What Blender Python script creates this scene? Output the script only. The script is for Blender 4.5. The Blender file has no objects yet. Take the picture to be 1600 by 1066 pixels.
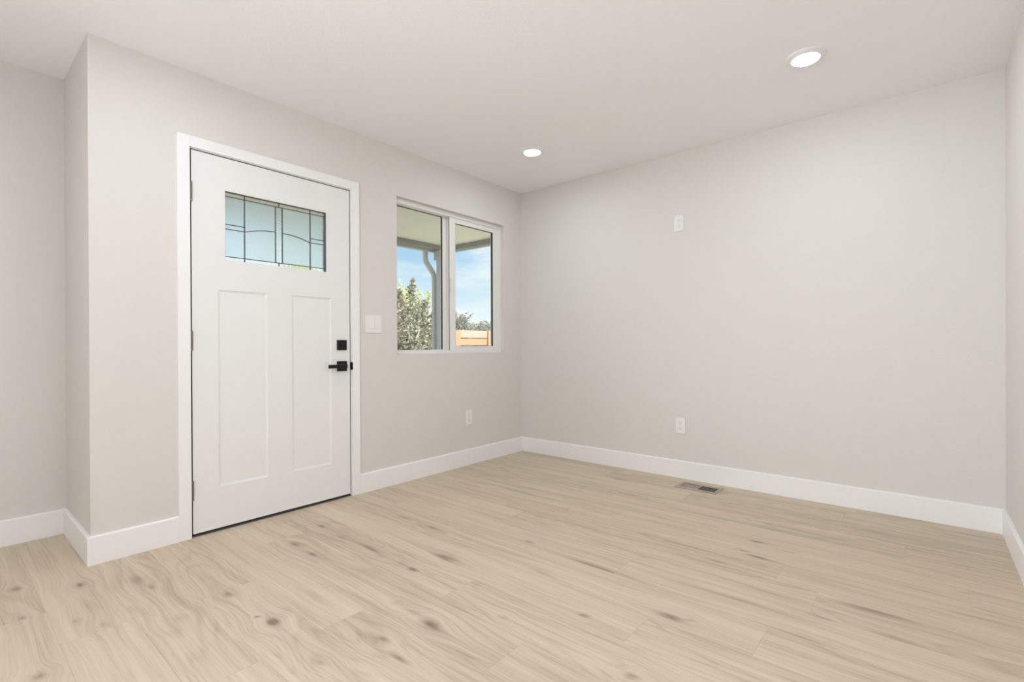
import bpy, bmesh, math, random
import numpy as np
from mathutils import Vector, Matrix, Euler

S = bpy.context.scene
C = S.collection

# ------------------------------------------------------------------ camera
f_px, yaw, pit, rol = 765.07, 0.699123, -0.002965, -0.003977
fw = Vector((-math.sin(yaw), math.cos(yaw), 0)); rt = Vector((math.cos(yaw), math.sin(yaw), 0)); up = Vector((0, 0, 1))
fw2 = fw * math.cos(pit) + up * math.sin(pit); up2 = -fw * math.sin(pit) + up * math.cos(pit)
r2 = rt * math.cos(rol) + up2 * math.sin(rol); u2 = -rt * math.sin(rol) + up2 * math.cos(rol)
M = Matrix((r2, u2, -fw2)).transposed().to_4x4(); M.translation = Vector((2.9269, -3.6246, 1.0027))
cd = bpy.data.cameras.new('camera'); cam = bpy.data.objects.new('camera', cd); C.objects.link(cam)
cam.matrix_world = M
cd.sensor_fit = 'HORIZONTAL'; cd.sensor_width = 36; cd.lens = 36 * f_px / 1600; cd.shift_y = 8.6 / 1600
cd.clip_start = 0.02; cd.clip_end = 400
S.camera = cam

# ------------------------------------------------------------------ view
S.view_settings.view_transform = 'Standard'; S.view_settings.look = 'None'
S.view_settings.exposure = 0.0; S.view_settings.gamma = 1.0
S.view_settings.use_curve_mapping = False
S.cycles.max_bounces = 10; S.cycles.diffuse_bounces = 6; S.cycles.transmission_bounces = 8
S.cycles.transparent_max_bounces = 16; S.cycles.sample_clamp_indirect = 6.0
S.cycles.caustics_reflective = False; S.cycles.caustics_refractive = False

# ------------------------------------------------------------------ sky
W = bpy.data.worlds.new('sky'); S.world = W; W.use_nodes = True
nt = W.node_tree; nt.nodes.clear()
def wn(t, **k):
    n = nt.nodes.new(t)
    for a, b in k.items(): setattr(n, a, b)
    return n
tc = wn('ShaderNodeTexCoord'); sx = wn('ShaderNodeSeparateXYZ'); nt.links.new(tc.outputs['Generated'], sx.inputs[0])
rp = wn('ShaderNodeValToRGB'); nt.links.new(sx.outputs['Z'], rp.inputs[0])
els = rp.color_ramp.elements
els[0].position = 0.0; els[0].color = (0.72, 0.84, 0.86, 1)
els[1].position = 1.0; els[1].color = (0.20, 0.42, 0.72, 1)
e = els.new(0.06); e.color = (0.68, 0.81, 0.85, 1)
e = els.new(0.12); e.color = (0.52, 0.71, 0.82, 1)
e = els.new(0.19); e.color = (0.33, 0.56, 0.76, 1)
e = els.new(0.30); e.color = (0.28, 0.52, 0.78, 1)
mp = wn('ShaderNodeMapping'); mp.inputs['Scale'].default_value = (1.0, 1.0, 4.2); mp.inputs['Location'].default_value = (3.1, 1.3, 0.35)
nt.links.new(tc.outputs['Generated'], mp.inputs[0])
cl = wn('ShaderNodeTexNoise'); cl.inputs['Scale'].default_value = 3.4; cl.inputs['Detail'].default_value = 6; cl.inputs['Roughness'].default_value = 0.55
nt.links.new(mp.outputs[0], cl.inputs['Vector'])
cr = wn('ShaderNodeValToRGB'); nt.links.new(cl.outputs['Fac'], cr.inputs[0])
cr.color_ramp.elements[0].position = 0.40; cr.color_ramp.elements[0].color = (0, 0, 0, 1)
cr.color_ramp.elements[1].position = 0.56; cr.color_ramp.elements[1].color = (0.8, 0.8, 0.8, 1)
mx = wn('ShaderNodeMix', data_type='RGBA'); nt.links.new(cr.outputs[0], mx.inputs[0])
nt.links.new(rp.outputs[0], mx.inputs[6]); mx.inputs[7].default_value = (0.80, 0.87, 0.88, 1)
bg = wn('ShaderNodeBackground'); nt.links.new(mx.outputs[2], bg.inputs[0]); bg.inputs[1].default_value = 1.2
ow = wn('ShaderNodeOutputWorld'); nt.links.new(bg.outputs[0], ow.inputs[0])

# ------------------------------------------------------------------ sun, and unseen area lamps added to brighten the room
sd = bpy.data.lights.new('sun', 'SUN'); sd.energy = 7.6; sd.angle = math.radians(1.0); sd.color = (1, 0.95, 0.86)
sun = bpy.data.objects.new('sun', sd); C.objects.link(sun)
sun.rotation_euler = Vector((0.60, 0.05, 0.80)).to_track_quat('Z', 'Y').to_euler()
def area(name, loc, to, sx_, sy_, power, col, spread=180):
    d = bpy.data.lights.new(name, 'AREA'); d.shape = 'RECTANGLE'; d.size = sx_; d.size_y = sy_; d.energy = power; d.color = col; d.spread = math.radians(spread)
    o = bpy.data.objects.new(name, d); C.objects.link(o); o.location = loc
    o.rotation_euler = (Vector(to) - Vector(loc)).to_track_quat('-Z', 'Y').to_euler(); return o
area('left_fill', (-.56, -6.2, 1.25), (3.2, -1.5, 1.4), 1.8, 1.6, 44, (0.93, 0.98, 1.03), 64)  # added fill from the left in place of side daylight, no window modelled
area('right_fill', (3.2, -5.0, 1.2), (.2, -1, 1.6), 1.4, 1.4, 13, (0.93, 0.98, 1.03), 80)  # second added fill, from the right wall, likewise without a window
area('floor_fill', (2.0, -5.0, .06), (2.0, -4.2, 2), 2.4, 1.4, 27, (0.93, 0.98, 1.03), 100)  # added lamp facing up, stands in for light coming off the floor
CAN_EMIT = 108.0

# ------------------------------------------------------------------ materials
def mat(name, col=(.8, .8, .8), rough=.5, metal=0.0, spec=0.5, bump=None, var=None, emit=None):
    m = bpy.data.materials.new(name); m.use_nodes = True; t = m.node_tree; b = t.nodes['Principled BSDF']
    b.inputs['Base Color'].default_value = (*col, 1); b.inputs['Roughness'].default_value = rough
    b.inputs['Metallic'].default_value = metal; b.inputs['Specular IOR Level'].default_value = spec
    g = t.nodes.new('ShaderNodeNewGeometry')
    if bump:                                   # (scale, distance, strength)
        n = t.nodes.new('ShaderNodeTexNoise'); n.inputs['Scale'].default_value = bump[0]; n.inputs['Detail'].default_value = 3
        t.links.new(g.outputs['Position'], n.inputs['Vector'])
        bp = t.nodes.new('ShaderNodeBump'); bp.inputs['Distance'].default_value = bump[1]; bp.inputs['Strength'].default_value = bump[2]
        t.links.new(n.outputs['Fac'], bp.inputs['Height']); t.links.new(bp.outputs[0], b.inputs['Normal'])
    if var:                                    # (scale, amount)
        n = t.nodes.new('ShaderNodeTexNoise'); n.inputs['Scale'].default_value = var[0]; n.inputs['Detail'].default_value = 4
        t.links.new(g.outputs['Position'], n.inputs['Vector'])
        mm = t.nodes.new('ShaderNodeMix'); mm.data_type = 'RGBA'
        mm.inputs[6].default_value = (*[c * (1 - var[1]) for c in col], 1); mm.inputs[7].default_value = (*[min(1, c * (1 + var[1])) for c in col], 1)
        t.links.new(n.outputs['Fac'], mm.inputs[0]); t.links.new(mm.outputs[2], b.inputs['Base Color'])
    if emit:
        b.inputs['Emission Color'].default_value = (*emit[0], 1); b.inputs['Emission Strength'].default_value = emit[1]
    return m
WALL = mat('greige_wall_paint', (.712, .69, .660), .75, spec=.25, bump=(150, .0022, .35), var=(60, .008))
CEIL = mat('ceiling_paint', (.905, .905, .915), .85, spec=.15, bump=(110, .0025, .35))
TRIM = mat('white_trim_paint', (.875, .87, .865), .38, spec=.45, var=(3, .006))
DOORM = mat('white_door_paint', (.815, .812, .805), .42, spec=.4, var=(3, .006))
PLAST = mat('white_plastic', (.82, .81, .79), .35, var=(9, .004))
VINYL = mat('white_vinyl', (.82, .81, .79), .4, var=(9, .004))
SLOT = mat('dark_slot', (.05, .048, .045), .6, var=(9, .05))
BLACK = mat('matte_black_metal', (.011, .010, .009), .5, .4, bump=(400, .0003, .1))
RUBBER = mat('black_weatherstrip', (.025, .024, .023), .7, bump=(300, .0003, .1))
NICKEL = mat('bronzed_hinge_metal', (.23, .21, .19), .4, .8, bump=(400, .0003, .1))
CAME = mat('lead_came', (.15, .155, .16), .45, .5, bump=(300, .0004, .2))
SILL = mat('threshold_metal', (.20, .19, .18), .5, .5, var=(30, .1))
VENTM = mat('taupe_vent_metal', (.42, .36, .30), .45, .3, var=(20, .05))
DUCT = mat('dark_duct', (.03, .024, .02), .8, var=(20, .2))
CANTRIM = mat('white_lamp_trim', (.85, .85, .84), .4, var=(9, .004))
LENS_FILL = mat('unseen_fill_lens', (.9, .9, .9), .5, emit=((.94, .99, 1.08), CAN_EMIT * 2.9), var=(9, .004))  # stronger glow for the added ceiling lights out of view
LENS = mat('lit_lamp_lens', (.9, .9, .9), .5, emit=((.94, .99, 1.08), CAN_EMIT), var=(9, .004))
SOFF = mat('cream_soffit_paint', (.92, .89, .84), .8, bump=(60, .002, .2), var=(2, .03))
GRAY = mat('grey_porch_paint', (.62, .61, .64), .6, var=(4, .06))
BEAMM = mat('dark_grey_beam_paint', (.30, .30, .30), .6, var=(4, .06))
GUTT = mat('grey_gutter_metal', (.64, .63, .64), .5, var=(4, .05))
SIDE = mat('grey_siding', (.45, .45, .45), .8, var=(4, .05))
CONC = mat('porch_concrete', (.74, .72, .69), .9, var=(5, .1), bump=(60, .003, .4))
LAWN = mat('dry_lawn', (.44, .43, .30), .95, var=(2.5, .3), bump=(40, .02, .8))
FENCEM = mat('cedar_fence_board', (.46, .31, .20), .85, var=(7, .15), bump=(60, .003, .3))
FENCEP = mat('pale_fence_board', (.46, .40, .33), .85, var=(7, .1), bump=(60, .003, .3))
BARK = mat('grey_bark', (.22, .19, .16), .95, var=(20, .3), bump=(40, .01, .8))
def leafmat(name, a, b):
    m = bpy.data.materials.new(name); m.use_nodes = True; t = m.node_tree; p = t.nodes['Principled BSDF']
    at = t.nodes.new('ShaderNodeAttribute'); at.attribute_name = 'tone'
    mm = t.nodes.new('ShaderNodeMix'); mm.data_type = 'RGBA'; mm.inputs[6].default_value = (*a, 1); mm.inputs[7].default_value = (*b, 1)
    t.links.new(at.outputs['Fac'], mm.inputs[0]); t.links.new(mm.outputs[2], p.inputs['Base Color'])
    p.inputs['Roughness'].default_value = .55
    tr = t.nodes.new('ShaderNodeBsdfTranslucent'); t.links.new(mm.outputs[2], tr.inputs[0])
    ad = t.nodes.new('ShaderNodeMixShader'); ad.inputs[0].default_value = .3
    t.links.new(p.outputs[0], ad.inputs[1]); t.links.new(tr.outputs[0], ad.inputs[2])
    t.links.new(ad.outputs[0], t.nodes['Material Output'].inputs[0]); return m
LEAFG = leafmat('olive_leaf', (.24, .235, .17), (.66, .64, .52))
LEAFY = leafmat('yellow_green_leaf', (.50, .56, .16), (.85, .85, .45))
LEAFD = leafmat('grey_green_leaf', (.26, .27, .22), (.55, .54, .47))

def glass_thin(name):
    m = bpy.data.materials.new(name); m.use_nodes = True; t = m.node_tree; t.nodes.clear()
    o = t.nodes.new('ShaderNodeOutputMaterial'); tr = t.nodes.new('ShaderNodeBsdfTransparent'); gl = t.nodes.new('ShaderNodeBsdfGlossy')
    gl.inputs['Roughness'].default_value = .02; tr.inputs[0].default_value = (.985, .99, .988, 1)
    fr = t.nodes.new('ShaderNodeFresnel'); ge = t.nodes.new('ShaderNodeNewGeometry'); ms = t.nodes.new('ShaderNodeMapRange')
    ms.inputs['To Min'].default_value = 1.35; ms.inputs['To Max'].default_value = 1 / 1.35
    t.links.new(ge.outputs['Backfacing'], ms.inputs['Value']); t.links.new(ms.outputs[0], fr.inputs[0])
    mx = t.nodes.new('ShaderNodeMixShader'); t.links.new(fr.outputs[0], mx.inputs[0]); t.links.new(tr.outputs[0], mx.inputs[1]); t.links.new(gl.outputs[0], mx.inputs[2])
    t.links.new(mx.outputs[0], o.inputs[0]); return m
def glass_tex(name, rough, scale, dist, tint):
    m = bpy.data.materials.new(name); m.use_nodes = True; t = m.node_tree; t.nodes.clear()
    o = t.nodes.new('ShaderNodeOutputMaterial'); g = t.nodes.new('ShaderNodeBsdfGlass')
    g.inputs['Color'].default_value = (*tint, 1); g.inputs['Roughness'].default_value = rough; g.inputs['IOR'].default_value = 1.33
    ge = t.nodes.new('ShaderNodeNewGeometry'); n = t.nodes.new('ShaderNodeTexNoise'); n.inputs['Scale'].default_value = scale; n.inputs['Detail'].default_value = 2
    t.links.new(ge.outputs['Position'], n.inputs['Vector']); b = t.nodes.new('ShaderNodeBump'); b.inputs['Distance'].default_value = dist
    t.links.new(n.outputs['Fac'], b.inputs['Height']); t.links.new(b.outputs[0], g.inputs['Normal'])
    t.links.new(g.outputs[0], o.inputs[0]); return m
GLASS = glass_thin('clear_window_glass')
GL_SOFT = glass_tex('soft_privacy_glass', .42, 30, .0015, (.93, .98, 1))
GL_HAM = glass_tex('hammered_glass', .05, 160, .002, (.95, .98, 1))
GL_BEV = glass_tex('bevelled_border_glass', .06, 50, .002, (.97, .99, .97))

# ------------------------------------------------------------------ mesh helpers
def box(bm, x0, x1, y0, y1, z0, z1, bev=0.0, seg=2):
    vs = [bm.verts.new((x, y, z)) for x in (x0, x1) for y in (y0, y1) for z in (z0, z1)]
    q = [(0, 1, 3, 2), (4, 6, 7, 5), (0, 4, 5, 1), (2, 3, 7, 6), (0, 2, 6, 4), (1, 5, 7, 3)]
    fs = [bm.faces.new([vs[i] for i in f]) for f in q]
    if bev > 0:
        es = list({e for f in fs for e in f.edges})
        bmesh.ops.bevel(bm, geom=es, offset=bev, segments=seg, profile=.5, affect='EDGES')
def cyl(bm, p, axis, r0, r1, L, n=20, cap=True):
    ax = Vector(axis).normalized(); q = ax.to_track_quat('Z', 'Y')
    a = [bm.verts.new(Vector(p) + q @ Vector((r0 * math.cos(2 * math.pi * i / n), r0 * math.sin(2 * math.pi * i / n), 0))) for i in range(n)]
    b = [bm.verts.new(Vector(p) + q @ Vector((r1 * math.cos(2 * math.pi * i / n), r1 * math.sin(2 * math.pi * i / n), L))) for i in range(n)]
    for i in range(n): bm.faces.new((a[i], a[(i + 1) % n], b[(i + 1) % n], b[i]))
    if cap: bm.faces.new(a[::-1]); bm.faces.new(b)
def obj(name, bm, m, parent=None, smooth=False):
    bmesh.ops.recalc_face_normals(bm, faces=bm.faces)
    me = bpy.data.meshes.new(name); bm.to_mesh(me); bm.free(); me.materials.append(m)
    if smooth:
        for p in me.polygons: p.use_smooth = True
    o = bpy.data.objects.new(name, me); C.objects.link(o)
    if parent:
        o.parent = parent; o.matrix_parent_inverse = parent.matrix_world.inverted() if parent.type != 'EMPTY' else Matrix.Translation(-parent.location)
    return o
def bxo(name, dims, m, parent=None, bev=0.0):
    bm = bmesh.new()
    for d in (dims if isinstance(dims[0], (tuple, list)) else [dims]): box(bm, *d, bev=bev)
    return obj(name, bm, m, parent)
def thing(name, label, cat, loc, group=None):
    o = bpy.data.objects.new(name, None); C.objects.link(o); o.location = loc; o.empty_display_size = .1
    o['label'] = label; o['category'] = cat
    if group: o['group'] = group
    return o
def tag(o, label, cat, group=None):
    o['label'] = label; o['category'] = cat
    if group: o['group'] = group
    return o
def struct(o): o['kind'] = 'structure'; return o

H = 2.44; WX = 3.2553; Y0 = -3.1535; XL = -0.616; YR = -7.6; T = .014
DY0, DY1, DZ1 = -2.7475, -1.8165, 2.038      # inner edges of the door jamb
WY0, WY1, WZ0, WZ1 = -1.438, -0.255, .935, 2.091

# ------------------------------------------------------------------ floor of separate planks in one mesh
KNOTS = [(0.048, -3.401, 0.05, 0.03, 0.8), (0.208, -3.22, 0.06, 0.03, 1), (0.378, -3.406, 0.04, 0.02, 0.6), (0.867, -3.417, 0.05, 0.035, 0.8), (0.339, -3.061, 0.13, 0.05, 0.5), (0.46, -3.033, 0.06, 0.02, 0.6), (0.775, -2.854, 0.07, 0.035, 0.9), (0.748, -2.953, 0.02, 0.012, 0.9), (0.554, -3.281, 0.04, 0.015, 0.5), (0.459, -3.235, 0.2, 0.03, 0.45), (0.944, -2.827, 0.02, 0.01, 0.7), (0.661, -3.225, 0.07, 0.03, 0.4), (0.823, -3.037, 0.07, 0.045, 0.4), (0.499, -2.44, 0.1, 0.04, 0.8), (0.368, -2.231, 0.05, 0.02, 0.9), (0.67, -2.446, 0.08, 0.02, 0.6), (0.611, -1.85, 0.12, 0.025, 0.8), (0.851, -1.847, 0.1, 0.02, 0.8), (1.176, -2.238, 0.05, 0.018, 1), (1.192, -2.061, 0.14, 0.04, 0.7), (0.841, -2.228, 0.15, 0.025, 0.5), (0.591, -2.236, 0.05, 0.02, 0.5), (1.354, -2.451, 0.03, 0.02, 0.6), (1.562, -2.473, 0.09, 0.035, 0.9), (1.462, -2.457, 0.16, 0.03, 0.5), (1.469, -2.65, 0.12, 0.05, 0.45), (1.513, -2.637, 0.06, 0.02, 0.8), (1.641, -2.66, 0.09, 0.015, 0.7), (1.465, -2.835, 0.05, 0.02, 0.7), (1.117, -2.826, 0.05, 0.035, 0.8), (1.037, -2.849, 0.012, 0.01, 1), (1.74, -2.266, 0.03, 0.02, 0.7), (0.921, -2.448, 0.3, 0.03, 0.4), (1.081, -2.64, 0.3, 0.03, 0.4), (1.188, -0.325, 0.12, 0.02, 0.8), (1.382, -1.283, 0.06, 0.015, 0.8), (1.599, -1.268, 0.04, 0.012, 0.8), (1.709, -1.281, 0.05, 0.012, 0.6), (1.769, -0.911, 0.07, 0.014, 0.9), (2.277, -0.933, 0.06, 0.014, 0.9), (2.258, -1.089, 0.04, 0.012, 0.6), (2.322, -1.12, 0.1, 0.018, 0.9), (2.196, -1.295, 0.07, 0.012, 0.9), (2.421, -0.964, 0.1, 0.014, 0.6), (1.389, -1.665, 0.06, 0.02, 0.8), (1.658, -1.895, 0.12, 0.02, 0.8), (1.805, -1.693, 0.25, 0.03, 0.5), (1.949, -1.472, 0.1, 0.012, 0.5), (2.218, -1.875, 0.1, 0.035, 0.8), (2.273, -1.851, 0.03, 0.02, 0.5), (2.144, -1.516, 0.12, 0.02, 0.4), (2.711, -0.555, 0.08, 0.014, 0.9), (2.735, -0.391, 0.1, 0.014, 0.5), (2.863, -0.778, 0.4, 0.03, 0.5), (3.073, -0.63, 0.04, 0.01, 0.8), (3.07, -0.955, 0.08, 0.014, 0.9), (2.782, -1.357, 0.25, 0.04, 0.55), (2.652, -1.527, 0.08, 0.015, 0.8), (2.602, -1.711, 0.25, 0.025, 0.6), (2.845, -1.518, 0.16, 0.02, 0.8), (2.675, -1.187, 0.5, 0.02, 0.4), (2.25, -2.264, 0.05, 0.03, 0.9), (2.191, -2.232, 0.04, 0.02, 0.6), (1.962, -2.071, 0.03, 0.02, 0.6), (3.13, -1.173, 0.3, 0.02, 0.5), (2.38, -1.16, 0.8, 0.02, 0.35), (2.107, -1.204, 0.6, 0.015, 0.35), (2.939, -1.037, 0.6, 0.02, 0.3), (1.573, -0.781, 0.6, 0.02, 0.3), (2.359, -1.582, 0.5, 0.02, 0.3), (0.31, -0.83, 0.5, 0.02, 0.4), (0.759, -0.911, 0.4, 0.02, 0.4), (2.419, -0.629, 0.5, 0.02, 0.4), (2.942, -0.515, 0.4, 0.02, 0.35)]
VX0, VX1, VY0, VY1 = 1.585, 1.867, -.258, -.092      # floor vent outline
def build_floor():
    rng = random.Random(11)
    PWD = .2025; ys0 = -2.335
    joints = {-5: .703, -4: 1.309, -3: .736, -1: None, 0: 1.459, 3: 1.886, 2: 2.504}
    V = []; F = []; A = {k: [] for k in ('pu', 'pv', 'pe', 'rnd', 'knot', 'warp')}
    row = math.floor((YR - ys0) / PWD)
    kn = np.array(KNOTS)
    while ys0 + row * PWD < 0:
        ya = max(YR, ys0 + row * PWD); yb = min(0.0, ys0 + (row + 1) * PWD)
        j = joints.get(row) or rng.uniform(.0, 1.5)
        LP = 1.52
        xs = [j + k * LP for k in range(-4, 5)]
        edges = [XL] + [x for x in xs if XL + .02 < x < WX - .02] + [WX]
        for a, b in zip(edges[:-1], edges[1:]):
            fine = yb > -4.3
            nx = max(1, int((b - a) / .015)) if fine else 2
            ny = max(1, int((yb - ya) / .0145)) if fine else 2
            X, Y = np.meshgrid(np.linspace(a, b, nx + 1), np.linspace(ya, yb, ny + 1), indexing='ij')
            x = X.ravel(); y = Y.ravel(); base = len(V)
            V.extend(np.stack([x, y, np.zeros_like(x)], 1).tolist())
            knot = np.zeros_like(x); warp = np.zeros_like(x)
            for kx, ky, kl, kw, ks in KNOTS:
                if not (ya - .02 < ky < yb + .02) or kx < a - .1 or kx > b + .1: continue
                kx2 = kx; dx = (x - kx2) / (kl * .50); dy = (y - ky) / (kw * .42)
                knot = np.maximum(knot, ks * np.exp(-(dx * dx + dy * dy)))
                g = np.exp(-(((x - kx2) / (kl * 1.3)) ** 2 + ((y - ky) / (kw * 2.2)) ** 2))
                warp += -(y - ky) * g * min(.8, ks)
            r = rng.random(); n = len(x)
            A['pu'].extend((x - (a if a > XL else j - LP * math.ceil((j - XL) / LP))).tolist()); A['pv'].extend((y - (ys0 + row * PWD)).tolist())
            ex = np.minimum(x - a if a > XL else np.full_like(x, 9), b - x if b < WX else np.full_like(x, 9))
            A['pe'].extend(ex.tolist()); A['rnd'].extend([r] * n); A['knot'].extend(knot.tolist()); A['warp'].extend(warp.tolist())
            for i in range(nx):
                for k in range(ny):
                    p = base + i * (ny + 1) + k
                    cx = (V[p][0] + V[p + ny + 1][0]) / 2; cy = (V[p][1] + V[p + 1][1]) / 2
                    if fine and VX0 + .016 < cx < VX1 - .016 and VY0 + .016 < cy < VY1 - .016: continue
                    F.append((p, p + ny + 1, p + ny + 2, p + 1))
        row += 1
    me = bpy.data.meshes.new('floor'); me.from_pydata(V, [], F)
    for k, v in A.items():
        at = me.attributes.new(k, 'FLOAT', 'POINT'); at.data.foreach_set('value', v)
    o = bpy.data.objects.new('floor', me); C.objects.link(o); struct(o)
    # material
    m = bpy.data.materials.new('oak_plank'); m.use_nodes = True; t = m.node_tree; b = t.nodes['Principled BSDF']; L = t.links.new
    def attr(n):
        q = t.nodes.new('ShaderNodeAttribute'); q.attribute_name = n; return q.outputs['Fac']
    def mth(op, a, b_=None, c=None, cl=False):
        q = t.nodes.new('ShaderNodeMath'); q.operation = op; q.use_clamp = cl
        for i, v in enumerate((a, b_, c)):
            if v is None: continue
            if isinstance(v, (int, float)): q.inputs[i].default_value = v
            else: L(v, q.inputs[i])
        return q.outputs[0]
    def comb(x, y, z):
        q = t.nodes.new('ShaderNodeCombineXYZ')
        for i, v in enumerate((x, y, z)):
            if isinstance(v, (int, float)): q.inputs[i].default_value = v
            else: L(v, q.inputs[i])
        return q.outputs[0]
    def noise(vec, det=4, ro=.55, scale=1.0, dist=0):
        q = t.nodes.new('ShaderNodeTexNoise'); q.inputs['Scale'].default_value = scale; q.inputs['Detail'].default_value = det
        q.inputs['Roughness'].default_value = ro; q.inputs['Distortion'].default_value = dist; L(vec, q.inputs['Vector']); return q.outputs['Fac']
    pu, pv, pe, rnd, knot, warp = [attr(k) for k in ('pu', 'pv', 'pe', 'rnd', 'knot', 'warp')]
    v2 = mth('ADD', pv, warp)
    ru = mth('MULTIPLY_ADD', rnd, 37.0, 0); rz = mth('MULTIPLY', rnd, 91.0)
    slow = noise(comb(mth('MULTIPLY_ADD', pu, 1.3, ru), mth('MULTIPLY', v2, 5.0), rz), 2)
    wv = mth('ADD', v2, mth('MULTIPLY_ADD', slow, .05, -.025))
    fib = noise(comb(mth('MULTIPLY_ADD', pu, 2.6, ru), mth('MULTIPLY', wv, 150.0), rz), 5, .6)
    med = noise(comb(mth('MULTIPLY_ADD', pu, 1.5, ru), mth('MULTIPLY', wv, 34.0), rz), 4, .6)
    brd = noise(comb(mth('MULTIPLY_ADD', pu, .9, ru), mth('MULTIPLY', wv, 11.0), rz), 3, .5)
    fld = noise(comb(mth('MULTIPLY_ADD', pu, .9, ru), mth('MULTIPLY', v2, 6.0), mth('ADD', rz, 5.0)), 1)
    ring = mth('SINE', mth('MULTIPLY', fld, 95.0))
    ringm = mth('MULTIPLY', mth('POWER', mth('MULTIPLY_ADD', ring, .5, .5), 3.0), mth('MULTIPLY', mth('GREATER_THAN', rnd, .40), .12))
    pore = mth('GREATER_THAN', noise(comb(mth('MULTIPLY_ADD', pu, 14, ru), mth('MULTIPLY', wv, 420.0), rz), 2), .64)
    dk = mth('MULTIPLY_ADD', fib, .75, -.375)
    dk = mth('ADD', dk, mth('MULTIPLY_ADD', med, .80, -.40))
    dk = mth('ADD', dk, mth('MULTIPLY_ADD', brd, .50, -.25))
    dk = mth('ADD', dk, ringm); dk = mth('MULTIPLY_ADD', pore, .07, dk)
    dk = mth('ADD', dk, mth('MULTIPLY', mth('MULTIPLY', knot, .76), mth('MULTIPLY_ADD', med, 1.4, .3))); dk = mth('ADD', dk, mth('MULTIPLY_ADD', rnd, .08, -.04))
    dk = mth('MULTIPLY_ADD', dk, 1.0, .34, cl=True)
    r = t.nodes.new('ShaderNodeValToRGB'); L(dk, r.inputs[0]); e = r.color_ramp.elements
    e[0].position = 0; e[0].color = (.680, .582, .455, 1); e[1].position = 1.0; e[1].color = (0.235, 0.178, 0.128, 1)
    x = e.new(.34); x.color = (.590, .490, .368, 1); x = e.new(.62); x.color = (0.455, 0.369, 0.273, 1)
    sv = mth('MINIMUM', pv, mth('SUBTRACT', .2025, pv)); sm = mth('LESS_THAN', mth('MINIMUM', sv, pe), .0011)
    mm = t.nodes.new('ShaderNodeMix'); mm.data_type = 'RGBA'; mm.blend_type = 'MULTIPLY'; L(mth('MULTIPLY', sm, .25), mm.inputs[0])
    L(r.outputs[0], mm.inputs[6]); mm.inputs[7].default_value = (.45, .40, .34, 1)
    L(mm.outputs[2], b.inputs['Base Color']); b.inputs['Roughness'].default_value = .47; b.inputs['Specular IOR Level'].default_value = .4
    bp = t.nodes.new('ShaderNodeBump'); bp.inputs['Strength'].default_value = .12; bp.inputs['Distance'].default_value = .001
    L(mth('SUBTRACT', fib, mth('MULTIPLY', sm, 1.0)), bp.inputs['Height']); L(bp.outputs[0], b.inputs['Normal'])
    me.materials.append(m)
build_floor()
struct(bxo('floor_1', (XL - .2, WX + .2, YR - .2, .2, -.30, -.075), CONC))    # slab under the planks

# ------------------------------------------------------------------ walls and ceiling
WT = .13
struct(bxo('ceiling', (XL - .2, WX + .2, YR - .2, .2, H, H + .2), CEIL))
struct(bxo('wall_front', [(-WT, 0, Y0, DY0 - .022, -.06, H), (-WT, 0, DY0 - .022, DY1 + .022, DZ1 + .022, H), (-WT, 0, DY1 + .022, WY0, -.06, H),
                          (-WT, 0, WY0, WY1, -.06, WZ0), (-WT, 0, WY0, WY1, WZ1, H), (-WT, 0, WY1, 0, -.06, H)], WALL))
struct(bxo('wall_far', (-WT, WX + .15, 0, .15, -.06, H), WALL))
struct(bxo('wall_right', (WX, WX + .15, YR, 0, -.06, H), WALL))
struct(bxo('wall_left', [(XL - .15, XL, YR, Y0 + .12, -.06, H), (XL, -WT, Y0, Y0 + .12, -.06, H)], WALL))
struct(bxo('wall_rear', (XL - .15, WX + .15, YR - .15, YR, -.06, H), WALL))

def base(name, x0, y0, x1, y1, nx, ny, e0=0, e1=0):
    # profile with a small eased top edge, swept from (x0,y0) to (x1,y1), wall behind, room on side (nx,ny)
    prof = [(0, 0), (T, 0), (T, .1255), (T - .0012, .1285), (T - .004, .1305), (0, .1315)]
    d = Vector((x1 - x0, y1 - y0, 0)).normalized()
    bm = bmesh.new(); R = []
    for (px, py, e, sg) in ((x0, y0, e0, -1), (x1, y1, e1, 1)):
        R.append([bm.verts.new(Vector((px + nx * a, py + ny * a, z + .0005)) + d * (sg * e * a)) for a, z in prof])
    n = len(prof)
    for i in range(n): bm.faces.new((R[0][i], R[0][(i + 1) % n], R[1][(i + 1) % n], R[1][i]))
    bm.faces.new(R[0]); bm.faces.new(R[1][::-1])
    return struct(obj(name, bm, TRIM))
CW = .057
base('baseboard_front', 0, Y0, 0, DY0 - .004 - CW, 1, 0, 1, 0)
base('baseboard_front', 0, DY1 + .004 + CW, 0, 0, 1, 0, 0, -1)
base('baseboard_far', 0, 0, WX, 0, 0, -1, -1, -1)
base('baseboard_right', WX, 0, WX, YR, -1, 0, -1, -1)
base('baseboard_left', XL, YR, XL, Y0, 1, 0, -1, -1)
base('baseboard_left', XL, Y0, 0, Y0, 0, -1, -1, 1)
base('baseboard_rear', WX, YR, XL, YR, 0, 1, -1, -1)

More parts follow.
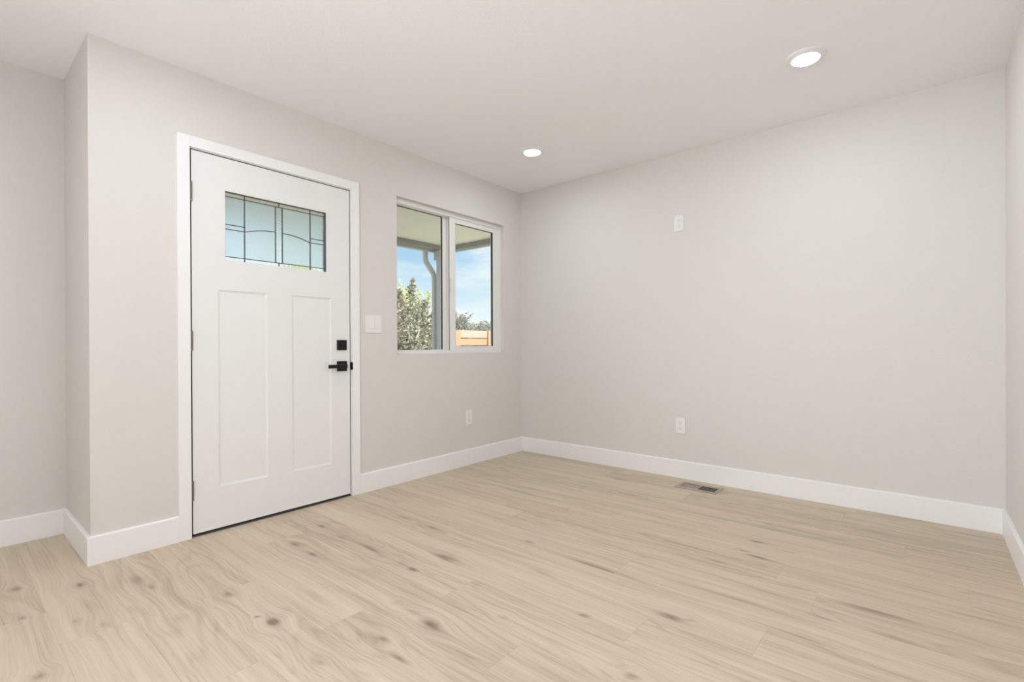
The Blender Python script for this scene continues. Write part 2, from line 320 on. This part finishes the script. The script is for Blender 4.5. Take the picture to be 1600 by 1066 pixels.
# ------------------------------------------------------------------ entry door
ci0, ci1, ciz = DY0 - .004, DY1 + .004, DZ1 + .004
tr = bxo('trim_1', [(0, T + .001, ci0 - CW, ci0, 0.0005, ciz + CW), (0, T + .001, ci1, ci1 + CW, 0.0005, ciz + CW)], TRIM, bev=.0015)
struct(tr)
bxo('head_casing', (0, T + .0012, ci0, ci1, ciz, ciz + CW), TRIM, tr, bev=.0012)
bxo('jamb', [(-WT, -.0005, DY0 - .022, DY0, -.02, DZ1 + .022), (-WT, -.0005, DY1, DY1 + .022, -.02, DZ1 + .022), (-WT, -.0005, DY0, DY1, DZ1, DZ1 + .022)], TRIM, tr)
bxo('weatherstrip', [(-.075, -.004, DY0, DY0 + .0055, 0.02, DZ1), (-.075, -.0025, DY1 - .0055, DY1, 0.02, DZ1), (-.075, -.004, DY0, DY1, DZ1 - .0055, DZ1)], RUBBER, tr)
bxo('strike_plate', (-.03, .0185, DY1 - .001, DY1 + .0055, .842, .893), BLACK, tr, bev=.002)
bxo('threshold', [(-WT, -.001, DY0, DY1, -.02, .004), (-WT, -.032, DY0, DY1, .004, .016)], SILL, tr)

SY0, SY1, SZ0, SZ1 = DY0 + .006, DY1 - .006, .018, DZ1 - .006
LY0, LY1, LZ0, LZ1 = -2.580, -1.988, 1.475, 1.854
def door_slab():
    bm = bmesh.new(); X = 0.0; XB = -.044
    ys = [SY0, -2.617, LY0, -2.356, -2.212, LY1, -1.956, SY1]; ys = sorted(set(ys)); zs = [SZ0, .240, 1.309, LZ0, LZ1, SZ1]
    def kind(y, z):
        if LY0 < y < LY1 and LZ0 < z < LZ1: return 'lite'
        if .240 < z < 1.309 and (-2.617 < y < -2.356 or -2.212 < y < -1.956): return 'panel'
        return 'solid'
    q = lambda P: bm.faces.new([bm.verts.new(p) for p in P])
    for a, b in zip(ys[:-1], ys[1:]):
        for c, d in zip(zs[:-1], zs[1:]):
            k = kind((a + b) / 2, (c + d) / 2)
            if k == 'solid': q([(X, a, c), (X, b, c), (X, b, d), (X, a, d)])
            if k != 'lite': q([(XB, a, c), (XB, a, d), (XB, b, d), (XB, b, c)])
    for a, b in ((-2.617, -2.356), (-2.212, -1.956)):        # two sunk panels: ogee of two steps
        c, d = .240, 1.309; rings = [(0, 0), (.0015, -.0025), (.010, -.0050), (.012, -.0055)]
        for (o1, x1), (o2, x2) in zip(rings[:-1], rings[1:]):
            A = [(x1, a + o1, c + o1), (x1, b - o1, c + o1), (x1, b - o1, d - o1), (x1, a + o1, d - o1)]
            B = [(x2, a + o2, c + o2), (x2, b - o2, c + o2), (x2, b - o2, d - o2), (x2, a + o2, d - o2)]
            for i in range(4): j = (i + 1) % 4; q([A[i], A[j], B[j], B[i]])
        o, x = rings[-1]; q([(x, a + o, c + o), (x, b - o, c + o), (x, b - o, d - o), (x, a + o, d - o)])
    for (a, b, c, d) in ((LY0, LY1, LZ0, LZ1), (SY0, SY1, SZ0, SZ1)):
        P = [(a, c), (b, c), (b, d), (a, d)]
        for i in range(4): j = (i + 1) % 4; q([(X, *P[i]), (X, *P[j]), (XB, *P[j]), (XB, *P[i])])
    bmesh.ops.remove_doubles(bm, verts=bm.verts, dist=1e-5)
    return obj('door_1', bm, DOORM)
door = struct(door_slab())
bxo('door_sweep', [(.0, .003, SY0, SY1, SZ0, SZ0 + .009)], DOORM, door, bev=.001)
bxo('bottom_seal', [(-.03, -.004, SY0, SY1, .0045, SZ0)], RUBBER, door)
# leaded lite
gx0, gx1 = -.020, -.013
def pane(name, y0, y1, z0, z1, m): return bxo(name, (gx0, gx1, y0, y1, z0, z1), m, door)
V1, V2, V3, V4 = -2.474, -2.301, -2.261, -2.087; ZT, ZB = 1.829, 1.497
pane('side_glass', LY0, V1, ZB, ZT, GL_SOFT); pane('side_glass', V4, LY1, ZB, ZT, GL_SOFT)
pane('privacy_glass', V1, V2, ZB, ZT, GL_SOFT); pane('privacy_glass', V3, V4, ZB, ZT, GL_SOFT)
pane('hammered_glass_strip', V2, V3, ZB, ZT, GL_HAM)
pane('border_glass', LY0, LY1, ZT, LZ1, GL_BEV); pane('border_glass', LY0, LY1, LZ0, ZB, GL_BEV)
bm = bmesh.new(); w = .0019; c0, c1 = gx0 - .002, gx1 + .0025
for y in (V1, V4): box(bm, c0, c1, y - w, y + w, LZ0, LZ1)
for y in (V2, V3): box(bm, c0, c1, y - w, y + w, ZB, ZT)
for a, b in ((LZ0, ZB), (ZT, LZ1)): box(bm, c0, c1, -2.2827, -2.2795, a, b)
for z in (ZT, ZB): box(bm, c0, c1, LY0, LY1, z - w, z + w)
for z in (1.675, 1.649):
    box(bm, c0, c1, LY0, V1, z - w, z + w); box(bm, c0, c1, V4, LY1, z - w, z + w)
pts = [(-2.474, 1.649), (-2.452, 1.655), (-2.431, 1.661), (-2.408, 1.6665), (-2.385, 1.671), (-2.362, 1.6745), (-2.341, 1.6765), (-2.320, 1.6775), (-2.301, 1.6775)]
for sgn in (1, -1):
    P = [(y if sgn == 1 else -4.562 - y, z) for y, z in pts]
    top = []; 
    for y, z in P: top.append([bm.verts.new((x, y, z + s)) for x in (c0, c1) for s in (-w, w)])
    for a, b in zip(top[:-1], top[1:]):
        for i, j in ((0, 1), (1, 3), (3, 2), (2, 0)): bm.faces.new((a[i], a[j], b[j], b[i]))
obj('came', bm, CAME, door)
g = .0022
bxo('glass_gasket', [(-.024, -.005, LY0, LY0 + g, LZ0, LZ1), (-.024, -.002, LY1 - g * 1.4, LY1, LZ0, LZ1), (-.024, -.004, LY0, LY1, LZ1 - g, LZ1), (-.024, -.008, LY0, LY1, LZ0, LZ0 + g * .6)], CAME, door)
for zc in (1.813, 1.030, .246):
    bm = bmesh.new()
    for k in range(5):
        cyl(bm, (.0045, SY0 - .003, zc - .05 + k * .0201), (0, 0, 1), .0062, .0062, .0192, 14)
    box(bm, -.003, .0012, SY0 - .006, SY0 + .004, zc - .05, zc + .05)
    cyl(bm, (.0045, SY0 - .003, zc + .0505), (0, 0, 1), .0045, .003, .004, 12)
    obj('hinge', bm, NICKEL, door)
bm = bmesh.new(); box(bm, 0, .009, -1.9175, -1.8495, .974, 1.040, bev=.0015)
db = obj('deadbolt', bm, BLACK, door)
bm = bmesh.new(); cyl(bm, (.009, -1.8835, 1.007), (1, 0, 0), .011, .011, .008, 20); box(bm, .017, .030, -1.899, -1.868, 1.002, 1.012, bev=.002)
obj('thumb_turn', bm, BLACK, db)
bm = bmesh.new(); box(bm, 0, .010, -1.9175, -1.8495, .836, .902, bev=.0015)
dh = obj('door_handle', bm, BLACK, door)
bm = bmesh.new(); cyl(bm, (.010, -1.8835, .869), (1, 0, 0), .012, .011, .034, 20)
box(bm, .040, .052, -2.000, -1.870, .8585, .8815, bev=.0025); obj('lever', bm, BLACK, dh)

# ------------------------------------------------------------------ window
fx0, fx1 = -.125, -.040
fr = bxo('window_1', [(fx0, fx1, WY0, WY0 + .03, WZ0, WZ1), (fx0, fx1, WY1 - .03, WY1, WZ0, WZ1),
                      (fx0, fx1, WY0 + .03, WY1 - .03, WZ1 - .028, WZ1), (fx0, fx1, WY0 + .03, WY1 - .03, WZ0, WZ0 + .027)], VINYL, bev=.0015); struct(fr)
iy0, iy1, iz0, iz1 = WY0 + .03, WY1 - .03, WZ0 + .027, WZ1 - .028
bxo('window_track', [(-.072, -.068, iy0, iy1, iz1 - .012, iz1), (-.072, -.068, iy0, iy1, iz0, iz0 + .006), (-.048, -.044, iy0, iy1, iz1 - .006, iz1)], VINYL, fr)
# outer fixed lite
fs = bxo('fixed_sash', [(-.112, -.086, -.918, -.868, iz0, iz1), (-.112, -.086, iy0, iy0 + .02, iz0, iz1), (-.112, -.086, iy0 + .02, -.918, iz1 - .008, iz1)], VINYL, fr, bev=.001)
bxo('fixed_pane', (-.103, -.097, iy0 + .02, -.918, iz0, iz1 - .008), GLASS, fs)
bxo('pane_gasket', [(-.104, -.092, -.922, -.918, iz0, iz1 - .008), (-.104, -.092, iy0 + .02, -.918, iz1 - .0105, iz1 - .008), (-.104, -.092, iy0 + .02, -.918, iz0, iz0 + .002)], RUBBER, fs)
# inner sliding sash
a0, a1, b0, b1 = -.875, iy1 + .004, .955, 2.058; p0, p1, q0, q1 = -.809, -.346, .995, 2.018
ss = bxo('sliding_sash', [(-.082, -.050, a0, p0, b0, b1), (-.082, -.050, p1, a1, b0, b1), (-.082, -.050, p0, p1, q1, b1), (-.082, -.050, p0, p1, b0, q0)], VINYL, fr, bev=.002)
bxo('sliding_pane', (-.069, -.064, p0, p1, q0, q1), GLASS, ss)
bxo('groove_shade', (-.060, -.053, a0 - .0015, a0, b0, b1), CAME, ss)  # dark strip drawn in for the shaded groove at the sash edge
bxo('pane_gasket', [(-.070, -.055, p1 - .005, p1, q0, q1), (-.070, -.057, p0, p1, q1 - .002, q1), (-.070, -.057, p0, p1, q0, q0 + .0015)], RUBBER, ss)
bm = bmesh.new()
n = 16; ring = [(-.050 + .0, -.872, 1.452)]
vs0 = []; vs1 = []
for i in range(n + 1):
    t_ = math.pi * i / n; z = 1.502 - .046 * math.cos(t_); yy = -.874 + .026 * math.sin(t_)
    vs0.append(bm.verts.new((-.0500, yy, z))); vs1.append(bm.verts.new((-.034, yy - .003 * math.sin(t_), z)))
bm.faces.new(vs0); bm.faces.new(vs1[::-1])
for i in range(n): bm.faces.new((vs0[i], vs0[i + 1], vs1[i + 1], vs1[i]))
bm.faces.new((vs0[n], vs0[0], vs1[0], vs1[n]))
obj('window_latch', bm, VINYL, ss)

# ------------------------------------------------------------------ switch and outlets
sw = thing('light_switch', 'white double light switch plate with two rockers beside the entry door', 'light switch', (0, -1.6405, 1.1515))
bxo('wall_plate', (0, .006, -1.7055, -1.5755, 1.091, 1.2125), PLAST, sw, bev=.002)
for yc, tl in ((-1.6635, .10), (-1.6175, .06)):
    bm = bmesh.new(); box(bm, .004, .0105, yc - .0165, yc + .0165, 1.1185, 1.185, bev=.0012)
    bmesh.ops.rotate(bm, verts=bm.verts, cent=(.006, yc, 1.1518), matrix=Matrix.Rotation(-tl, 3, 'Y'))
    obj('rocker', bm, PLAST, sw)
def outlet(loc, rotz, label):
    r = thing('wall_outlet', label, 'outlet', loc, 'duplex outlets on the walls'); r.rotation_euler = (0, 0, rotz)
    def add(name, bm, m, par=r):
        bmesh.ops.recalc_face_normals(bm, faces=bm.faces); me = bpy.data.meshes.new(name); bm.to_mesh(me); bm.free(); me.materials.append(m)
        o = bpy.data.objects.new(name, me); C.objects.link(o); o.parent = par; return o
    bm = bmesh.new(); box(bm, 0, .006, -.037, .037, -.060, .060, bev=.0022); add('wall_plate', bm, PLAST)
    for zc in (.0205, -.0205):
        bm = bmesh.new(); cyl(bm, (.0055, 0, zc), (1, 0, 0), .0172, .0168, .0022, 28)
        for v in bm.verts: v.co.z = zc + max(-.0142, min(.0142, v.co.z - zc))
        o = add('receptacle', bm, PLAST)
        bm = bmesh.new(); box(bm, .0073, .0079, -.0072, -.0052, zc - .001, zc + .0075); box(bm, .0073, .0079, .0050, .0068, zc - .001, zc + .0062)
        cyl(bm, (.0073, 0, zc - .0075), (1, 0, 0), .0026, .0026, .0006, 12); add('slots', bm, SLOT, o)
    bm = bmesh.new(); cyl(bm, (.0055, 0, 0), (1, 0, 0), .0032, .0028, .0014, 14); add('screw', bm, PLAST)
outlet((0, -.7145, .398), 0, 'white duplex outlet low on the wall below the window')
outlet((1.522, 0, 1.9105), -math.pi / 2, 'white duplex outlet high on the far wall')
outlet((1.530, 0, .392), -math.pi / 2, 'white duplex outlet low on the far wall above the floor vent')

# ------------------------------------------------------------------ ceiling lights
def can_mesh():
    prof = [(.089, 0), (.0885, -.004), (.085, -.0062), (.080, -.0075), (.064, -.0150), (.062, -.0150), (.062, -.010), (.062, 0)]
    bm = bmesh.new(); n = 48; R = []
    for r, z in prof: R.append([bm.verts.new((r * math.cos(2 * math.pi * i / n), r * math.sin(2 * math.pi * i / n), z)) for i in range(n)])
    for a, b in zip(R[:-1], R[1:]):
        for i in range(n): bm.faces.new((a[i], a[(i + 1) % n], b[(i + 1) % n], b[i]))
    bmesh.ops.recalc_face_normals(bm, faces=bm.faces)
    me = bpy.data.meshes.new('lamp_trim'); bm.to_mesh(me); bm.free(); me.materials.append(CANTRIM)
    for p in me.polygons: p.use_smooth = True
    bm = bmesh.new(); prof = [(.062, -.0125), (.058, -.0150), (.040, -.0170), (.020, -.0178)]; R = []
    for r, z in prof: R.append([bm.verts.new((r * math.cos(2 * math.pi * i / n), r * math.sin(2 * math.pi * i / n), z)) for i in range(n)])
    for a, b in zip(R[:-1], R[1:]):
        for i in range(n): bm.faces.new((a[i], b[i], b[(i + 1) % n], a[(i + 1) % n]))
    bm.faces.new(R[-1]); bmesh.ops.recalc_face_normals(bm, faces=bm.faces)
    for f in bm.faces:
        if f.normal.z > 0: f.normal_flip()
    me2 = bpy.data.meshes.new('lamp_lens'); bm.to_mesh(me2); bm.free(); me2.materials.append(LENS)
    me3 = me2.copy(); me3.materials[0] = LENS_FILL
    return me, me2, me3
tme, lme, lme_fill = can_mesh()
for (x, y), lab in (((2.476, -.795), 'lit round recessed ceiling light, the larger one toward the right wall'),
                    ((.709, -.746), 'lit round recessed ceiling light nearest the corner by the window'),
                    ((.745, -2.925), 'lit round recessed ceiling light above the entry door at the frame top'),
                    ((2.476, -2.905), 'added fill light recessed in the ceiling, unseen over the viewer'),
                    ((.640, -5.1), 'added fill light recessed in the ceiling, unseen at the rear left'),
                    ((2.476, -5.1), 'added fill light recessed in the ceiling, unseen at the rear right')):
    r = thing('recessed_light', lab, 'ceiling light', (x, y, H), 'round recessed ceiling lights')
    for nm, me in (('lamp_trim', tme), ('lamp_lens', lme_fill if y < -2.8 and not (x < 1 and y > -3) else lme)):  # the three unseen added lights get the stronger lens
        o = bpy.data.objects.new(nm, me); C.objects.link(o); o.parent = r

# ------------------------------------------------------------------ floor vent
vt = thing('floor_vent', 'small taupe metal floor vent in the planks by the far baseboard', 'floor vent', ((VX0 + VX1) / 2, (VY0 + VY1) / 2, 0))
mx_ = (VX0 + VX1) / 2
i0, i1, j0, j1 = VX0 + .022, VX1 - .022, VY0 + .030, VY1 - .030
bxo('vent_frame', [(VX0, VX1, VY0, j0, 0, .0045), (VX0, VX1, j1, VY1, 0, .0045), (VX0, i0, j0, j1, 0, .0045), (i1, VX1, j0, j1, 0, .0045), (mx_ - .005, mx_ + .005, j0, j1, 0, .0045)], VENTM, vt, bev=.0012)
for half in (0, 1):
    s0, s1 = (i0, mx_ - .005) if half == 0 else (mx_ + .005, i1)
    n = 8
    for k in range(n):
        xc = s0 + (k + .5) * (s1 - s0) / n; bm = bmesh.new(); box(bm, xc - .0012, xc + .0012, j0, j1, -.0095, .0035)
        bmesh.ops.rotate(bm, verts=bm.verts, cent=(xc, 0, 0), matrix=Matrix.Rotation(math.radians(-50 if half == 0 else 12), 3, 'Y'))
        obj('louver', bm, VENTM, vt)
bxo('duct_box', [(VX0 + .004, VX1 - .004, VY0 + .004, VY1 - .004, -.074, -.068), (VX0 + .004, VX0 + .010, VY0 + .004, VY1 - .004, -.068, -.001), (VX1 - .010, VX1 - .004, VY0 + .004, VY1 - .004, -.068, -.001),
                 (VX0 + .010, VX1 - .010, VY0 + .004, VY0 + .010, -.068, -.001), (VX0 + .010, VX1 - .010, VY1 - .010, VY1 - .004, -.068, -.001)], DUCT, vt)

# ------------------------------------------------------------------ porch
struct(bxo('porch_floor', (-2.55, -WT, Y0 + .12, 1.4, -.35, -.13), CONC))
struct(bxo('porch_ceiling', (-2.42, -WT, Y0 + .12, 1.27, 2.415, 2.62), SOFF))
struct(bxo('wall_outside', [(-WT - .02, -WT, Y0 + .12, DY0 - .022, -.35, 2.415), (-WT - .02, -WT, DY0 - .022, DY1 + .022, DZ1 + .022, 2.415), (-WT - .02, -WT, DY1 + .022, WY0 - .03, -.35, 2.415),
                            (-WT - .02, -WT, WY0 - .03, WY1 + .03, -.35, WZ0 - .03), (-WT - .02, -WT, WY0 - .03, WY1 + .03, WZ1 + .03, 2.415), (-WT - .02, -WT, WY1 + .03, 1.27, -.35, 2.415)], SIDE))
beam = bxo('porch_beam', [(-2.43, -2.30, Y0 - 2.5, 1.27, 2.358, 2.414), (-2.43 + .13, -WT - .02, 1.15, 1.27, 2.345, 2.414)], BEAMM, bev=.002)
tag(beam, 'grey painted beam round the edge of the cream porch ceiling', 'beam')
gut = bmesh.new()
pr = [(-2.435, 2.445), (-2.435, 2.336), (-2.50, 2.336), (-2.535, 2.37), (-2.545, 2.44), (-2.537, 2.44), (-2.528, 2.375), (-2.497, 2.344), (-2.443, 2.344), (-2.443, 2.445)]
R = [[gut.verts.new((x, y, z)) for x, z in pr] for y in (Y0 - 2.5, 1.30)]
for i in range(len(pr)): j = (i + 1) % len(pr); gut.faces.new((R[0][i], R[0][j], R[1][j], R[1][i]))
gut.faces.new(R[0]); gut.faces.new(R[1][::-1])
tag(obj('roof_gutter', gut, GUTT), 'light grey metal gutter along the porch roof edge', 'gutter')
fas = bxo('fascia_board', (-2.43, -WT - .02, 1.275, 1.30, 2.358, 2.60), GUTT)
tag(fas, 'light grey fascia board along the right end of the porch roof', 'fascia')
post = thing('porch_post', 'grey square porch post carrying the roof corner outside the window', 'post', (-2.365, 1.15, -.13))
bxo('post_shaft', (-2.425, -2.305, 1.060, 1.215, -.13, 2.358), GRAY, post, bev=.004)
bxo('post_cap', (-2.435, -2.295, 1.02, 1.235, 2.22, 2.357), GRAY, post, bev=.004)
bxo('post_trim', [(-2.3055, -2.300, 1.072, 1.084, -.13, 2.22), (-2.3055, -2.300, 1.190, 1.202, -.13, 2.22)], GRAY, post)
# downspout: swept rounded rectangle
def sweep(pts, hw, hd, bm):
    sect = []
    for sx_, sy_ in ((1, 1), (-1, 1), (-1, -1), (1, -1)):
        for k in range(4):
            a = {(1, 1): 0, (-1, 1): 90, (-1, -1): 180, (1, -1): 270}[(sx_, sy_)] + k * 30
            sect.append((sx_ * (hd - .012) + .012 * math.cos(math.radians(a)), sy_ * (hw - .012) + .012 * math.sin(math.radians(a))))
    R = []
    for i, p in enumerate(pts):
        a = Vector(pts[max(0, i - 1)]); b = Vector(pts[min(len(pts) - 1, i + 1)]); d = (b - a).normalized()
        xx = Vector((1, 0, 0)); yy = d.cross(xx).normalized(); xx = yy.cross(d).normalized()
        R.append([bm.verts.new(Vector(p) + xx * s + yy * t_) for s, t_ in sect])
    n = len(sect)
    for a, b in zip(R[:-1], R[1:]):
        for i in range(n): bm.faces.new((a[i], a[(i + 1) % n], b[(i + 1) % n], b[i]))
    bm.faces.new(R[0]); bm.faces.new(R[-1][::-1])
ds = thing('downspout', 'grey bent metal downspout running down beside the porch post', 'downspout', (-2.47, 1.07, -.13))
bm = bmesh.new(); sweep([(-2.48, .905, 2.345), (-2.48, .905, 2.235), (-2.48, .912, 2.205), (-2.48, .93, 2.175), (-2.48, 1.035, 2.055), (-2.48, 1.058, 2.02), (-2.48, 1.068, 1.985), (-2.48, 1.07, 1.95), (-2.48, 1.07, -.13)], .034, .026, bm)
obj('pipe', bm, GUTT, ds, smooth=False)
bxo('bracket', [(-2.508, -2.45, 1.032, 1.116, 1.455, 1.480)], GRAY, ds, bev=.002)

# ------------------------------------------------------------------ garden
struct(bxo('floor_ground', (-60, 20, -40, 60, -.6, -.40), LAWN))
fn = thing('garden_fence', 'low orange-brown timber fence of wide horizontal boards beyond the lawn', 'fence', (-7.1, 6.5, -.4))
yp = 5.90; posts = [yp + 1.33 * k for k in range(-9, 5)]
for y in posts:
    bm = bmesh.new(); box(bm, -7.16, -7.04, y - .10, y + .10, -.4, 1.43, bev=.008); obj('post', bm, FENCEM, fn)
for y in posts[:-1]:
    bm = bmesh.new(); box(bm, -7.12, -7.08, y + .1, y + 1.23, 1.215, 1.43, bev=.004); obj('top_board', bm, FENCEP, fn)
    for z0 in (1.0, .78, .56, .34, .12, -.10):
        bm = bmesh.new(); box(bm, -7.115, -7.085, y + .1, y + 1.23, z0 + .0, z0 + .19, bev=.004); obj('board', bm, FENCEM, fn)

def leaves(name, m, cen, rad, n, size, parent, seed, power=.45, spikes=None, aspect=2.2):
    rg = np.random.default_rng(seed)
    d = rg.normal(size=(n, 3)); d /= np.linalg.norm(d, axis=1)[:, None]
    r = rg.random(n) ** power
    lump = 1 + .10 * np.sin(d[:, 0] * 7 + seed) * np.sin(d[:, 1] * 6 + 2) + .10 * np.sin(d[:, 2] * 9 + d[:, 0] * 5)
    P = np.array(cen) + d * (r * lump)[:, None] * np.array(rad)
    if spikes is not None:
        k = 0
        for (bx, by, bz, tx, ty, tz, cnt, sp) in spikes:
            u = rg.random(cnt)[:, None]; q = np.array([bx, by, bz]) * (1 - u) + np.array([tx, ty, tz]) * u + rg.normal(size=(cnt, 3)) * sp * (1.1 - u)
            P = np.vstack([P, q])
    n = len(P)
    ax = rg.normal(size=(n, 3)); ax[:, 2] += .5; ax /= np.linalg.norm(ax, axis=1)[:, None]
    o = rg.normal(size=(n, 3)); sd_ = np.cross(ax, o); sd_ /= np.linalg.norm(sd_, axis=1)[:, None]; nm = np.cross(ax, sd_)
    s = size * (.6 + .8 * rg.random(n))[:, None]
    A = P; B = P + ax * s * .5 + sd_ * s / aspect * .5 + nm * s * .06; Cc = P + ax * s; D = P + ax * s * .5 - sd_ * s / aspect * .5 + nm * s * .06
    V = np.stack([A, B, Cc, D], 1).reshape(-1, 3)
    V = V - np.array(parent.location)
    F = [(4 * i, 4 * i + 1, 4 * i + 2) for i in range(n)] + [(4 * i, 4 * i + 2, 4 * i + 3) for i in range(n)]
    me = bpy.data.meshes.new(name); me.from_pydata(V.tolist(), [], F)
    tn = np.repeat(rg.random(n), 4); at = me.attributes.new('tone', 'FLOAT', 'POINT'); at.data.foreach_set('value', tn.tolist())
    me.materials.append(m); ob = bpy.data.objects.new(name, me); C.objects.link(ob); ob.parent = parent; return ob
def trunk(parent, x, y, z0, z1, r, seed, nb=6, spread=.5):
    rg = random.Random(seed); bm = bmesh.new()
    cyl(bm, (x, y, z0), (0, 0, 1), r, r * .6, (z1 - z0) * .7, 12)
    for k in range(nb):
        a = 2 * math.pi * k / nb + rg.random(); zz = z0 + (z1 - z0) * rg.uniform(.2, .6)
        d = Vector((math.cos(a) * spread, math.sin(a) * spread, rg.uniform(.7, 1.3)))
        cyl(bm, (x, y, zz), d, r * .4, r * .12, (z1 - z0) * rg.uniform(.3, .45), 8)
    return obj('trunk', bm, BARK, parent)
t1 = thing('large_shrub', 'tall grey-green leafy shrub filling the lower left window pane', 'shrub', (-4.35, 2.0, -.4))
trunk(t1, -4.35, 2.0, -.4, 1.6, .05, 3)
leaves('foliage', LEAFG, (-4.35, 2.0, .75), (.75, .75, 1.05), 17000, .058, t1, 5, spikes=[
    (-4.3, 2.07, 1.5, -4.27, 2.10, 2.22, 420, .09), (-4.4, 1.95, 1.4, -4.40, 1.90, 2.02, 350, .10), (-4.2, 2.2, 1.4, -4.12, 2.28, 1.82, 300, .09), (-4.05, 2.3, 1.2, -3.97, 2.38, 1.66, 250, .08),
    (-4.5, 1.75, 1.3, -4.5, 1.72, 1.8, 300, .12)], aspect=1.7)
t2 = thing('yellow_tree', 'yellow-green tree showing behind the tall shrub', 'tree', (-6.0, 3.15, -.4))
trunk(t2, -6.0, 3.15, -.4, 1.6, .06, 8)
leaves('foliage', LEAFY, (-6.0, 3.15, 1.50), (.58, .64, .86), 7000, .06, t2, 9, spikes=[(-5.75, 3.6, 1.7, -5.62, 3.66, 2.18, 220, .07)])
t3 = thing('tall_tree', 'tall yellow-green tree blurred behind the leaded door glass', 'tree', (-10.67, 3.2, -.4))
trunk(t3, -10.67, 3.2, -.4, 3.4, .12, 15)
leaves('foliage', LEAFY, (-10.67, 3.2, 3.75), (.40, .34, 1.7), 2600, .10, t3, 15)
for i, (x, y, hh, rr, lab) in enumerate([(-8.70, 7.50, 2.00, .42, 'distant grey-green tree above the fence, left in the sliding pane'), (-16.8, 16.4, 2.30, 1.2, 'farthest low grey-green tree above the fence, middle of the sliding pane'),
                                 (-10.8, 10.96, 1.93, .62, 'distant grey-green tree above the fence, right in the sliding pane')]):
    tt = thing('distant_tree', lab, 'tree', (x, y, -.4), 'distant trees beyond the fence')
    trunk(tt, x, y, -.4, hh * .8, .06, 20 + i)
    rg = random.Random(i); sp = [(x + rg.uniform(-.6, .6) * rr, y + rg.uniform(-.6, .6) * rr, hh - .5, x + rg.uniform(-1, 1) * rr, y + rg.uniform(-1, 1) * rr, hh + rg.uniform(-.2, .1), 60, .05) for _ in range(12)]
    leaves('foliage', LEAFD, (x, y, hh - .78), (rr, rr, .74), 5200, .075, tt, 30 + i, spikes=sp)
